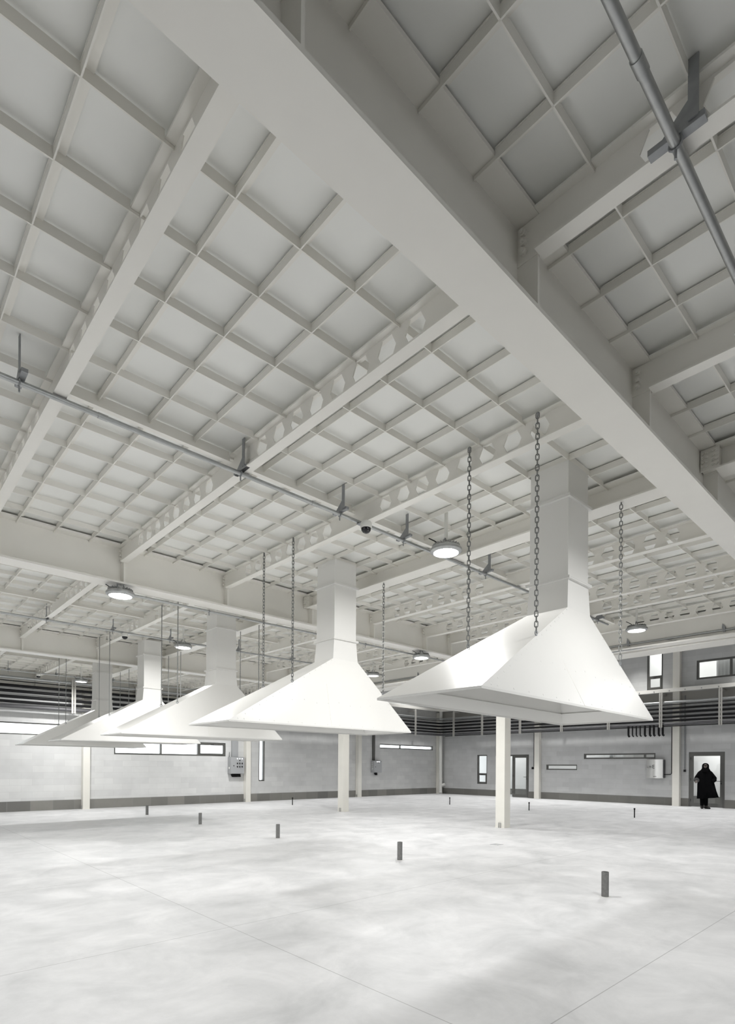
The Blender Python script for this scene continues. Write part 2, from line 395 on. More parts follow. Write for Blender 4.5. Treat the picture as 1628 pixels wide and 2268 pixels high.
# deep girders along x
def girder(y, label, half=.134):
    g = thing('steel_girder', label, 'girder', (0, y, 0))
    x0, x1 = -11.95, 5.685
    MB().box(x0, x1, -.01, .01, Z_GB+.025, 4.322).obj('web', M['steel'], g)
    MB().box(x0, x1, -half, half, Z_GB, Z_GB+.025).obj('bottom_flange', M['steel'], g)
    MB().box(x0, x1, -half, half, 4.322, 4.346).obj('top_flange', M['steel'], g)
    me = None
    for side in (-1, 1):
        if y > 11 and side > 0: continue
        a, c = sorted((side*.01, side*(half-.004)))
        me = MB().box(-.008, .008, a, c, Z_GB+.025, 4.322).mesh('stiffener', M['steel'])
        for x in XB[1:]: link('stiffener', me, g, (x+.013 if x != .085 else .1, 0, 0))
    return g
girder(-6, 'huge white steel girder crossing the foreground overhead, nearest and widest')
girder(0, 'deep white steel girder, second from the front, running above the tall columns')
girder(6, 'deep white steel girder, third from the front, behind the hoods')
girder(11.93, 'white edge girder along the window wall above the black pipes', .1)
# solid edge girder at the atrium
g = thing('edge_girder', 'deep solid white edge girder below the roof edge, in front of the grey upper wall', 'girder', (6.0, 0, 0))
for (a, c) in BAYS:
    MB().box(-.19, -.17, a+.012, min(c-.012, 11.45), 3.855, 4.34).obj('web', M['steel'], g)
MB().box(-.31, -.045, -11.95, 11.45, 3.828, 3.853).obj('bottom_flange', M['steel'], g)
so = MB().box(5.985, 6.5, -11.95, 11.45, 3.80, Z_DECK).obj('roof_edge_soffit', M['steel'])
tag(so, 'flat white roof edge soffit beside the solid edge girder, facing the grey upper wall', 'soffit')

# perforated (castellated) beams
def cast_web():
    b = MB(); zb, zt, zc = Z_BB+.012, 4.318, 4.22; hw, hf, hh = .087, .046, .083
    Y = [-2.94]
    holes = [-2.277+.255*k for k in range(8)]; holes += [-h for h in holes[::-1]]
    L0 = -2.99
    def strip(pts): b.poly([(0, y, z) for y, z in pts])
    prev = L0
    edges = []
    # faces above and below the hole row, built hole by hole
    cur_t = [(L0, zc)]
    y = L0
    for h in holes:
        # solid left of hole (between previous boundary and this hole's left point)
        strip([(y, zb), (h-hf, zb), (h-hf, zc-hh), (h-hw, zc), (y, zc)] if y == L0 else [(y, zb), (h-hf, zb), (h-hf, zc-hh), (h-hw, zc), (py+hw, zc), (py+hf, zc-hh)])
        strip([(y, zt), (y, zc), (h-hw, zc), (h-hf, zc+hh), (h-hf, zt)] if y == L0 else [(y, zt), (py+hf, zc+hh), (py+hw, zc), (h-hw, zc), (h-hf, zc+hh), (h-hf, zt)])
        strip([(h-hf, zb), (h+hf, zb), (h+hf, zc-hh), (h-hf, zc-hh)]); strip([(h-hf, zc+hh), (h+hf, zc+hh), (h+hf, zt), (h-hf, zt)])
        py = h; y = h+hf
    strip([(y, zb), (-L0, zb), (-L0, zc), (py+hw, zc), (py+hf, zc-hh)]); strip([(y, zt), (py+hf, zc+hh), (py+hw, zc), (-L0, zc), (-L0, zt)])
    bmesh.ops.remove_doubles(b.bm, verts=b.bm.verts, dist=1e-4)
    bmesh.ops.recalc_face_normals(b.bm, faces=b.bm.faces)
    r = bmesh.ops.extrude_face_region(b.bm, geom=b.bm.faces[:])
    bmesh.ops.translate(b.bm, verts=[v for v in r['geom'] if isinstance(v, bmesh.types.BMVert)], vec=(.008, 0, 0))
    return b.mesh('web', M['steel'])
ME_WEB = cast_web()
ME_BF = MB().box(-.045, .045, -2.862, 2.862, Z_BB, Z_BB+.012).mesh('bottom_flange', M['steel'])
ME_TF = MB().box(-.045, .045, -2.862, 2.862, 4.318, 4.33).mesh('top_flange', M['steel'])
ME_BOLT = MB().tube([(0, 0, 0), (-.018, 0, 0)], .020, 6).tube([(-.018, 0, 0), (-.03, 0, 0)], .011, 8).mesh('bolt', M['steel'])
ME_PLATE = MB().box(-.006, 0, -.032, .032, Z_BB+.004, 4.312).mesh('splice_plate', M['steel'])
for i, x in enumerate(XB):
    for j, (y0, y1) in enumerate(BAYS):
        if (j == 0 and i > 4) or (i == 0 and j > 1): continue
        yc = (y0+y1)/2
        if i != 4:
            t = thing('perforated_beam', 'holed white beam, %s, %s' % (ordx(i), BAYTXT[j]), 'roof beam', (x, yc, 0), 'perforated roof beams')
            link('web', ME_WEB, t); link('bottom_flange', ME_BF, t); link('top_flange', ME_TF, t)
            for s in (-1, 1):
                if x < 4:
                    for z in (4.175, 4.225, 4.275): link('bolt', ME_BOLT, t, (0, s*2.95, z))
        else:
            t = thing('solid_cross_beam', 'plain white cross beam without holes, bolted by square plates, %s' % BAYTXT[j], 'roof beam', (x, yc, 0), 'solid cross beams')
            MB().box(-.006, .006, -2.985, 2.985, Z_BB+.014, 4.318).obj('web', M['steel'], t)
            MB().box(-.115, .115, -2.862, 2.862, Z_BB, Z_BB+.014).obj('bottom_flange', M['steel'], t)
            MB().box(-.115, .115, -2.862, 2.862, 4.318, 4.332).obj('top_flange', M['steel'], t)
            for s in (-1, 1):
                MB().box(-.09, -.076, s*2.91-.075, s*2.91+.075, Z_BB+.018, 4.318).obj('bolt_plate', M['steel'], t)
                MB().box(-.076, -.006, s*2.91-.07, s*2.91+.07, Z_BB+.03, 4.31).obj('packer', M['steel'], t)
                for dy in (-.055, -.025, .025, .055):
                    for z in (4.165, 4.205, 4.245, 4.285): link('bolt', ME_BOLT, t, (-.09, s*2.91+dy, z)).scale = (.7, .7, .7)

# rib grids between the beams
def rib_meshes(w, offs, na, nb):
    lr = []
    for o in offs:
        b = MB(); b.bm.verts.ensure_lookup_table()
        b.prism([(-.0035, y, z) for y, z in ((-2.985, Z_RIB), (2.985, Z_RIB), (2.985, 4.321), (2.864, 4.321), (2.864, 4.352), (-2.864, 4.352), (-2.864, 4.321), (-2.985, 4.321))], (.007, 0, 0))
        b.box(-.006, .05, -2.862, 2.862, 4.352, 4.359)
        lr.append((o, b.mesh('long_rib', M['steel'])))
    cr = MB().prism([(x, -.004, z) for x, z in ((.009, Z_RIB), (w-.003, Z_RIB), (w-.003, 4.317), (w-nb, 4.317), (w-nb, 4.36), (na, 4.36), (na, 4.317), (.009, 4.317))], (0, .008, 0)).mesh('cross_rib', M['steel'])
    return lr, cr
PANELS = []
for i in range(len(XB)):
    x0 = XB[i]; x1 = XB[i+1] if i+1 < len(XB) else 5.81
    w = x1-x0
    if 1.45 < w < 1.52: offs = [.315, .712, 1.112]
    elif w > 1.2: offs = [w*.21, w*.475, w*.74]
    elif w > .7: offs = [w*.36, w*.74]
    else: offs = [w*.55]
    lr, cr = rib_meshes(w, offs, .117 if i == 4 else .047, .117 if i == 3 else (.006 if i == len(XB)-1 else .047))
    side = 'left of' if i < 4 else 'beyond'
    k = 4-i if i < 4 else i-3
    word = ['', 'first', 'second', 'third', 'fourth', 'fifth'][k]
    for j, (y0, y1) in enumerate(BAYS):
        if (j == 0 and i > 4) or (i == 0 and j > 1): continue
        t = thing('rib_grid', 'white rib grid, %s strip %s solid cross beam, %s' % (word, side, BAYTXT[j]), 'ceiling ribs', (x0, (y0+y1)/2, 0), 'ceiling rib grids')
        for o, me in lr: link('long_rib', me, t, (o, 0, 0))
        for q in range(1, 14):
            link('cross_rib', cr, t, (0, -3+q*6/14, 0))
# mid-span bracing angles
for i in range(1, len(XB)):
    x0 = XB[i]; x1 = XB[i+1] if i+1 < len(XB) else 5.8
    for j, yb in ((1, -3.02), (2, 3.0), (3, 9.0)):
        b = MB().box(x0+.05, x1-.05, yb-.003, yb+.003, 4.235, 4.298); b.box(x0+.05, x1-.05, yb-.045, yb-.003, 4.235, 4.241)
        o = b.obj('bracing_angle', M['steel'])
        k = 4-i if i < 4 else i-3
        tag(o, 'white bracing angle, %s strip %s solid cross beam, %s' % (['', 'first', 'second', 'third', 'fourth', 'fifth'][k], 'left of' if i < 4 else 'beyond', BAYTXT[j]), 'bracing', 'mid span bracing angles')

# ------------------------------------------------------------------ columns
def column(x, y, h, s, label, protr=None):
    t = thing('steel_column', label, 'column', (x, y, 0), 'cream steel columns')
    # H section boxed by cover plates
    MB().box(-s, s, -s, s, 0.012, h).obj('shaft', M['column'], t, bevel=.004)
    MB().box(-s-.012, s+.012, -s-.012, s+.012, 0, .012).obj('base_plate', M['column'], t)
    b = MB(); b.tube([(-s-.02, .02, .0), (-s-.02, .02, .12), (-s-.02, -.03, .12), (-s-.02, -.03, 0)], .009, 6); b.obj('earthing_loop', M['galv'], t, smooth=True)
    return t
column(6, 0, Z_GB-.002, .126, 'cream free-standing column, nearer of two, below the nearest white hood')
column(6, 6, Z_GB-.002, .126, 'cream free-standing column, farther of two, below the second white hood')
for x, lab, h in ((0, 'cream wall column left of the long strip window', 3.825), (6, 'cream wall column right of the big grey control panel', 3.79), (12, 'cream wall column left of the small grey control panel', ROOFH-.05)):
    column(x, 11.97, h, .105, lab)
t = thing('corner_column', 'cream corner column behind the white drainpipe', 'column', (17.9, 11.97, 0)); MB().box(-.12, .1, -.1, .1, 0, 4.4).obj('shaft', M['column'], t)
for y, lab in ((6, 'cream wall column on the right wall beside the farther glass door'), (0, 'cream wall column on the right wall, left of the person and glass door')):
    t = thing('steel_column', lab, 'column', (17.94, y, 0), 'cream steel columns')
    MB().box(-.105, .1, -.126, .126, 0, ROOFH-.05).obj('shaft', M['column'], t, bevel=.004)

# ------------------------------------------------------------------ hoods
CY = [-4.96, -1.58, 1.78, 5.2, 8.53]
HN = ['nearest and largest of the five', 'second from the front', 'third of the five', 'fourth from the front', 'fifth and farthest of the row']
HT = ['nearest hood', 'second hood', 'third hood', 'fourth hood', 'farthest hood']
RX0, RX1, RH = -2.52, .455, .5
ZL = [2.0, 1.965, 1.96, 1.96, 1.955]; ZR = [1.965, 1.97, 1.965, 1.98, 1.955]
NX0, NX1, NH, NZ = -.80, -.352, .208, 2.93
ME_RIVET = MB().lathe([(.009, 0), (.007, .003), (0, .0045)], seg=8).mesh('rivet', M['hood'], True)
def rect(x0, x1, h, z, zr=None):
    zr = z if zr is None else zr
    return [(x0, -h, z), (x1, -h, zr), (x1, h, zr), (x0, h, z)]
def hood(i):
    c = CY[i]; zl, zr = ZL[i], ZR[i]
    t = thing('extraction_hood', 'white pyramidal extraction hood with square duct, %s' % HN[i], 'extraction hood', (0, c, 0), 'white extraction hoods')
    b = MB(); b.rings([rect(RX0, RX1, RH, zl-.012, zr-.012), rect(RX0, RX1, RH, zl+.006, zr+.006), rect(NX0, NX1, NH, NZ)], cap=False)
    sk = b.obj('skirt', M['hood'], t)
    m = sk.modifiers.new('thickness', 'SOLIDIFY'); m.thickness = .006; m.offset = -1
    # inner riveted band
    k = .115; lerp = lambda a, e, s: a+(e-a)*s
    ins = .014
    lo = rect(RX0+ins*1.6, RX1-ins, RH-ins, zl+.004, zr+.004)
    hi = rect(lerp(RX0, NX0, k)+ins*1.6, lerp(RX1, NX1, k)-ins, lerp(RH, NH, k)-ins, lerp(zl, NZ, k), lerp(zr, NZ, k))
    ib = MB().rings([lo, hi], cap=False).obj('inner_band', M['hood'], t)
    m = ib.modifiers.new('thickness', 'SOLIDIFY'); m.thickness = .004; m.offset = 0
    b = MB(); b.rings([rect(NX0, NX1, NH, NZ), rect(-.775, -.375, .2, 3.2)], cap=False)
    nk = b.obj('neck', M['hood'], t); m = nk.modifiers.new('thickness', 'SOLIDIFY'); m.thickness = .004; m.offset = -1
    MB().box(-.772, -.378, -.197, .197, 3.225, 3.95).obj('duct', M['hood'], t)
    MB().box(-.768, -.382, -.193, .193, 3.975, 4.299).obj('upper_duct', M['hood'], t)
    for z in (3.2, 3.95):
        MB().box(-.80, -.35, -.225, .225, z, z+.012).box(-.80, -.35, -.225, .225, z+.0135, z+.025).obj('collar', M['hood'], t)
    # lifting eyes on the ridges
    eyes = []
    for (ex, nx, ez) in ((RX0, NX0, zl), (RX1, NX1, zr)):
        for s in (-1, 1):
            k = .44 if ex < 0 else .4625
            p = Vector((lerp(ex, nx, 1-(1-k) if False else 1-k), s*lerp(RH, NH, 1-k), lerp(ez, NZ, 1-k)))
            eyes.append(p)
    me = MB().tube([(.018*math.cos(a), 0, .018+.018*math.sin(a)) for a in [2*PI*q/10 for q in range(10)]], .005, 6, True).mesh('lifting_eye', M['darkgalv'], True)
    for p in eyes: link('lifting_eye', me, t, p+Vector((0, 0, .004)))
    # seam strips on the long slopes
    if i < 3:
        for s in (-1, 1):
            A = Vector((-1.05, s*RH, lerp(zl, zr, .5)+.004)); B = Vector((-1.30 if i == 0 else -1.0, s*lerp(RH, NH, .6), lerp(lerp(zl, zr, .5), NZ, .6)))
            n = Vector((0, s*.957, .29)); d = (B-A).normalized(); w = d.cross(n).normalized()*.0025
            b = MB(); b.prism([A-w, A+w, B+w, B-w], n*.0025); b.obj('seam', M['steel'], t)
    if i < 2:
        n = Vector((0, -.957, .29)); rot = n.to_track_quat('Z', 'Y').to_euler()
        pts = []
        for q in range(16):                     # along the two ridges of the near slope and along its foot
            s = (q+.5)/16
            pts.append((lerp(RX0, NX0, s)+.05*(1-s)+.02, s)); 
            if q % 2 == 0: pts.append((lerp(RX1, NX1, s)-.03, s))
        for q in range(14): pts.append((lerp(RX0+.2, RX1-.15, q/13), .03))
        for q in range(10): pts.append((lerp(-1.6, .1, q/9), .33+.02*math.sin(q*2)))
        for x, s in pts:
            zz = lerp(lerp(zl, zr, (x-RX0)/(RX1-RX0)), NZ, s)
            link('rivet', ME_RIVET, t, (x, -lerp(RH, NH, s)-.0005, zz), rot)
    return [p+Vector((0, c, 0)) for p in eyes]
EYES = [hood(i) for i in range(5)]

# chains
def link_mesh(L=.052, w=.026, r=.0045):
    pts = []
    for q in range(6): a = PI*q/5; pts.append((w/2*math.cos(a)-0, 0, L/2-w/2+w/2*math.sin(a)))
    for q in range(6): a = PI+PI*q/5; pts.append((w/2*math.cos(a), 0, -L/2+w/2+w/2*math.sin(a)))
    return MB().tube(pts, r, 5, True).mesh('chain_link', M['chain'], True)
ME_LINK = link_mesh()
CN = ['left near', 'left far', 'right near', 'right far']
for i in range(5):
    for k, e in enumerate(EYES[i]):
        top = 4.312 if k < 2 else 4.128
        x = e.x; z0 = e.z+.03
        t = thing('lifting_chain', 'steel chain from the roof to the %s corner ridge of the %s' % (CN[k], HT[i]), 'chain', (x, e.y, 0), 'hood chains')
        n = int((top-z0)/.041); st = (top-z0)/n
        if i < 2:
            for q in range(n): link('chain_link', ME_LINK, t, (0, 0, z0+st*(q+.5)), (0, 0, (q % 2)*PI/2+.4))
        else:
            b = MB()
            for q in range(n):
                zc = z0+st*(q+.5); d = Vector((math.cos(.5), math.sin(.5), 0)) if q % 2 else Vector((-math.sin(.5), math.cos(.5), 0))
                b.tube([Vector((0, 0, zc-.022))+d*.0, Vector((0, 0, zc-.012))+d*.007, Vector((0, 0, zc+.012))+d*.007, Vector((0, 0, zc+.022))], .005, 4)
                b.tube([Vector((0, 0, zc-.022)), Vector((0, 0, zc-.012))-d*.007, Vector((0, 0, zc+.012))-d*.007, Vector((0, 0, zc+.022))], .005, 4)
            b.obj('chain_strand', M['chain'], t)
        MB().tube([(0, 0, z0+.01), (.012, 0, z0-.005), (.01, 0, z0-.022), (-.004, 0, z0-.03), (-.014, 0, z0-.02)], .005, 6).obj('hook', M['darkgalv'], t, smooth=True)
        MB().tube([(0, 0, top), (0, 0, top-.03)], .008, 6).obj('shackle', M['darkgalv'], t)

# ------------------------------------------------------------------ lamps
def lamp(x, y, z, label, rod_top, power=1.0, rod=True):
    t = thing('high_bay_lamp', label, 'lamp', (x, y, z), 'round high-bay lamps')
    b = MB(); b.lathe([(.055, .075), (.09, .07), (.10, .045), (.165, .03), (.18, .01), (.178, -.012), (.15, -.03), (.142, -.03), (.142, -.02), (0, -.02)], seg=40)
    h = b.obj('housing', M['galv'], t, smooth=True)
    me = MB().box(.09, .155, -.0015, .0015, .02, .062).mesh('fin', M['galv'])
    for q in range(24): link('fin', me, t, (0, 0, .004), (0, 0, q*PI/12))
    MB().lathe([(0, -.024), (.11, -.026), (.14, -.022)], seg=40).obj('diffuser', M['lit'], t, smooth=True)
    MB().tube([(-.04, 0, .07), (-.042, 0, .11), (-.02, 0, .135), (.02, 0, .135), (.042, 0, .11), (.04, 0, .07)], .008, 8).obj('hanging_loop', M['darkgalv'], t, smooth=True)
    if rod: MB().box(-.015, .015, -.015, .015, .12, rod_top-z).obj('suspension_rod', M['plastic'], t)
    MB().tube([(-.08, .02, .05), (-.13, .06, .09), (-.16, .12, .13)], .006, 6).obj('power_cord', M['black'], t)
    area('lamp_light', (0, 0, -.04), .27, LAMP_W*power, parent=t)
lamp(-.65, -3.62, 3.92, 'round lit high-bay lamp beside the second chain of the nearest hood', 4.368, .78)
lamp(4.6, -3.67, 3.93, 'round lit high-bay lamp right of the nearest hood, in front of the edge girder', 4.368, .85)
lamp(-3.0, -.05, 3.71, 'round lit high-bay lamp under the second girder at far left', 3.83)
lamp(2.93, -.06, 3.71, 'round lit high-bay lamp under the second girder between the two front hoods', 3.83)
lamp(-.57, 3.42, 3.92, 'round lit high-bay lamp beside the duct of the third hood', 4.368, .62)
lamp(4.65, 3.2, 3.92, 'small round lit high-bay lamp just above the left edge of the nearest hood', 4.368)
lamp(-.66, 10.15, 3.92, 'small round lit high-bay lamp in front of the black pipes at far left', 4.368, 1.25)
# lamps of the same grid outside the frame: light only
for x, y, z, p in ((-6.6, -3.6, 3.9, .85), (-6.6, 3.4, 3.9, 1), (-6.6, 9.8, 3.9, 1), (-.65, -6.95, 3.92, .7), (4.65, -6.95, 3.92, .5), (4.65, 9.8, 3.9, 1)):
    area('lamp_light', (x, y, z), .27, LAMP_W*p, spread=2.7)
for x, y in ((9.5, 10.83), (15, 10.83), (16.8, 7.4), (16.8, 4.4), (16.8, 1.4), (16.8, -3.0)):
    area('atrium_light', (x, y, 7.2), .12, ATRIUM_W, spread=1.25)
for x, y in ((12, 5.5), (12, -2.5)):  # unseen wide fill, added to brighten the lower right wall
    area('atrium_light', (x, y, 7.2), .4, ATRIUM_W*3.4, spread=1.95)

# ------------------------------------------------------------------ conduits and cameras
def conduit(label, y, z, x0, x1, clamps, r=.03, couplings=(), hang=True):
    t = thing('conduit', label, 'conduit', (0, y, z), 'galvanised ceiling conduits')
    MB().tube([(x0, 0, 0), (x1, 0, 0)], r, 14).obj('pipe', M['galv'], t, smooth=True)
    for x in couplings: MB().tube([(x-.035, 0, 0), (x+.035, 0, 0)], r*1.16, 14).obj('coupling', M['galv'], t, smooth=True)
    for x in clamps:
        cl = MB().tube([(x-.012, (r+.004)*math.cos(a), (r+.004)*math.sin(a)) for a in [2*PI*q/12 for q in range(12)]], .006, 5, True).obj('pipe_clamp', M['darkgalv'], t, smooth=True)
        MB().tube([(x-.012, 0, -r-.045), (x-.012, 0, -r)], .006, 6).obj('clamp_bolt', M['darkgalv'], cl)
        if hang: MB().box(x-.02, x+.02, -.11, .11, r+.004, r+.03).obj('cross_channel', M['darkgalv'], t)
        if hang:
            h = MB(); h.box(x-.028, x-.021, -.09, -.05, r+.02, 4.365-z); h.obj('hanger_strap', M['darkgalv'], t)
            MB().prism([(x-.02, -.055, r+.03), (x-.02, .05, r+.03), (x-.02, -.055, r+.12)], (.004, 0, 0)).obj('gusset', M['darkgalv'], t)
    return t
conduit('long galvanised conduit crossing under the beams from left edge to the nearest hood', -3.2, 4.085, -7.5, 4.5, (-4.73, -3.02, -1.86, -.9, .72, 2.4, 4.1), .019, (-4.2, -2.2, .2))
conduit('dull galvanised conduit at upper right, right of the foreground girder', -6.81, 4.075, -7.0, 2.0, (-4.6, -3.05, -1.2), .021, (-3.44,))
conduit('galvanised conduit tucked under the second girder flange', .17, 3.795, -2.75, 5.6, (-1.62, -.1, 1.6, 3.4), .017, hang=False)
conduit('galvanised conduit between second and third girders behind the ducts', 3.75, 4.085, -5.5, 5.6, (-3.0, -1.85, -.7, .9, 2.4, 4.0), .019)
conduit('thin galvanised conduit in front of the window wall at far left', 10.62, 4.085, -4.0, 4.5, (-2.4, -1.2, .4), .017)
t = thing('conduit', 'galvanised conduit clipped along the solid edge girder at right', 'conduit', (5.80, 0, 3.945), 'galvanised ceiling conduits')
MB().tube([(0, -11, 0), (0, 5.8, 0)], .022, 12).obj('pipe', M['galv'], t, smooth=True)
for y in (-4.72, -3.05, -1.2, .8, 2.6):
    MB().box(-.03, .008, y-.02, y+.02, -.035, .035).obj('pipe_clamp', M['darkgalv'], t)
    MB().prism([(-.01, y-.03, .035), (-.01, y+.04, .035), (-.01, y+.03, .12)], (.006, 0, 0)).obj('gusset', M['darkgalv'], t)
t = thing('cable_drop', 'thin bent cable tube on the edge girder behind the right lamp', 'cable', (5.79, 0, 3.9))
MB().tube([(0, -3.75, .03), (-.04, -4.0, -.05), (-.05, -3.2, -.08), (-.05, -1.5, -.08)], .008, 6).obj('tube', M['darkgalv'], t)
def dome(x, y, z, label):
    t = thing('dome_camera', label, 'camera', (x, y, z), 'dome cameras')
    MB().lathe([(0, .07), (.05, .07), (.06, .055), (.062, .012), (.055, .0), (0, .0)], seg=24).obj('base', M['plastic'], t, smooth=True)
    MB().lathe([(.053, 0), (.05, -.022), (.036, -.04), (.018, -.05), (0, -.053)], seg=24).obj('dome', M['dome'], t, smooth=True)
    MB().box(-.03, .03, .02, .12, .07, .078).obj('bracket', M['darkgalv'], t)
dome(-1.60, -3.31, 3.985, 'black dome camera hung on the conduit left of the nearest lamp')
dome(-1.66, 3.66, 3.985, 'small black dome camera between second and third girders above the fourth hood')
dome(-1.68, 10.55, 3.99, 'small black dome camera above the black pipes at far left')
dome(2.15, -3.3, 3.985, 'black dome camera at the right edge of the nearest duct neck')

# ------------------------------------------------------------------ pipe rack around the left and right walls
PZ = [(4.03, .045, 'galv', 'top pale metal pipe'), (3.93, .014, 'black', 'thin black pipe just under the pale top pipe'), (3.79, .043, 'black', 'upper black insulated pipe'),
      (3.63, .046, 'black', 'second black insulated pipe'), (3.46, .046, 'black', 'third black insulated pipe'), (3.32, .041, 'black', 'fourth black insulated pipe'),
      (3.18, .06, 'greypipe', 'thick grey lagged bottom pipe'), (3.10, .015, 'black', 'thin black pipe at the bottom')]
for z, r, mt, nm in PZ:
    t = thing('wall_pipe', nm + ' of the rack running round both walls', 'pipe', (0, 0, z), 'pipes on the wall rack')
    pts = [(-6, 11.63, 0), (17.35, 11.63, 0)]
    for q in range(1, 6): a = PI/2*q/6; pts.append((17.35+.25*math.sin(a), 11.38+.25*math.cos(a), 0))
    pts += [(17.6, 11.38, 0), (17.6, -9, 0)]
    if z > 3.15 or r < .015: MB().tube(pts, r, 12).obj('pipe', M[mt], t, smooth=True)
    else: MB().tube([(17.6, 11.3, 0), (17.6, -9, 0)], r, 10).obj('pipe', M[mt], t, smooth=True)
LX = [-4.5, -2.5, -.48, 1.5, 3.5, 5.5, 7.5, 9.5, 11.5, 13.5, 15.54]
RY = [-1.59, .45, 2.5, 4.6, 6.7, 8.87, 10.67]
def post(x, y, along, z0, z1, label):
    t = thing('rack_post', label, 'rack post', (x, y, z0), 'pipe rack posts')
    for s in (-1, 1):
        b = MB()
        if along == 'x': b.box(s*.036-.026, s*.036+.026, -.012, .0, 0, z1-z0)
        else: b.box(-.012, .0, s*.036-.026, s*.036+.026, 0, z1-z0)
        b.obj('upright', M['post'], t)
    b = MB()
    if along == 'x': b.box(-.05, .05, 0, WL-y-.004, z1-z0-.1, z1-z0-.04)
    else: b.box(0, WR-x-.004, -.05, .05, z1-z0-.1, z1-z0-.04)
    b.obj('wall_arm', M['post'], t)
for k, x in enumerate(LX):
    if x in (-.48, 1.5, 3.5, 15.54): post(x, 11.57, 'x', 3.07, 4.12 if x < 6 else 4.4, 'grey slotted rack post on the window wall, %s' % {-.48: 'left of the small far lamp', 1.5: 'at the left edge of the fourth duct', 3.5: 'left of the third duct', 15.54: 'beside the far room corner'}[x])
for k, y in enumerate(RY):
    post(17.53, y, 'y', 3.06, 4.42, 'grey slotted rack post on the right wall, %s' % {-1.59: 'above the glass door with the person', .45: 'above the stainless box', 2.5: 'above the long strip window', 4.6: 'above the small strip window', 6.7: 'above the farther glass door', 8.87: 'left of the near column', 10.67: 'nearest the room corner'}[y])
# bolted channel beams above the rack
t = thing('channel_beam', 'white bolted channel beam across the right wall above the pipes', 'beam', (17.6, 0, 4.5), 'channel beams')
MB().box(-.02, 0, -9, 11.6, -.07, .07).obj('face_plate', M['steel'], t)
MB().box(0, .445, -9, 11.6, .055, .07).obj('ledge_plate', M['steel'], t)
MB().box(0, .06, -9, 11.6, -.07, -.06).obj('bottom_flange', M['steel'], t)
me = MB().tube([(-.02, 0, 0), (-.036, 0, 0)], .02, 6).mesh('bolt', M['darkgalv'])
for q in range(24): link('bolt', me, t, (0, -3.2+q*.56, -.02))
t = thing('channel_beam', 'white bolted channel beam across the window wall beyond the roof edge', 'beam', (0, 11.63, 4.5), 'channel beams')
MB().box(6.6, 17.58, -.02, 0, -.07, .07).obj('face_plate', M['steel'], t); MB().box(6.6, 18.04, 0, .445, .055, .07).obj('ledge_plate', M['steel'], t)
struct(MB().box(WR-.04, WR, -9, 11.85, 4.08, 4.43).obj('trim_1', M['beige']))
# short black pipe drops
ME = {}
for k, y in enumerate([1.69, 1.53, 1.38, 1.23, 1.05, .86, .71, .53, .38]):
    r = .026 if k in (1, 2, 3) else .041
    o = MB().tube([(0, 0, .06), (0, 0, -.28), (0, -.01, -.33), (0, -.05, -.36)], r, 8).obj('pipe_drop', M['black'], None, (17.56, y, 3.1), smooth=True)
    tag(o, 'short black pipe drop under the rack, %s of nine from the left' % ['first', 'second', 'third', 'fourth', 'fifth', 'sixth', 'seventh', 'eighth', 'last'][k], 'pipe', 'black pipe drops')

# drainpipe in the corner
t = thing('drain_pipe', 'thick white drainpipe in the far room corner', 'pipe', (17.75, 11.72, 0))
MB().tube([(0, 0, 4.55), (0, 0, .22), (-.02, -.02, .1), (-.1, -.1, .02)], .092, 16).obj('pipe', M['plastic'], t, smooth=True)
for z in (.72, .82, .55): MB().tube([(0, 0, z-.025), (0, 0, z+.025)], .104, 16).obj('coupling', M['plastic'], t, smooth=True)
MB().tube([(0, 0, .42), (.05, -.18, .5), (.07, -.24, .52)], .075, 14).obj('branch', M['plastic'], t, smooth=True)

# thin wall conduits
def wall_tube(name, label, pts, r, mat, box=None):
    t = thing(name, label, 'conduit', (0, 0, 0)); MB().tube(pts, r, 8).obj('tube', M[mat], t, smooth=True)
    if box: MB().box(*box).obj('socket', M['black'], t)
wall_tube('wall_conduit', 'black conduit beside the right wall column feeding the stainless box', [(17.98, .19, 3.1), (17.98, .19, 1.27), (17.98, .24, 1.22), (17.93, .48, 1.22)], .016, 'black')
wall_tube('wall_conduit', 'grey conduit between the right wall column and the glass door', [(18.0, -.27, 4.3), (18.0, -.27, 1.45)], .02, 'darkgalv', (17.96, 18.04, -.30, -.24, 1.33, 1.42))
wall_tube('wall_conduit', 'black conduit with socket beside the farther glass door', [(18.01, 6.24, 3.1), (18.01, 6.24, 1.5)], .017, 'black', (17.97, 18.04, 6.22, 6.34, 1.38, 1.48))
wall_tube('wall_conduit', 'short black conduit on the right wall above the narrow window', [(18.0, 8.35, 3.1), (18.0, 8.35, 2.02)], .018, 'black')

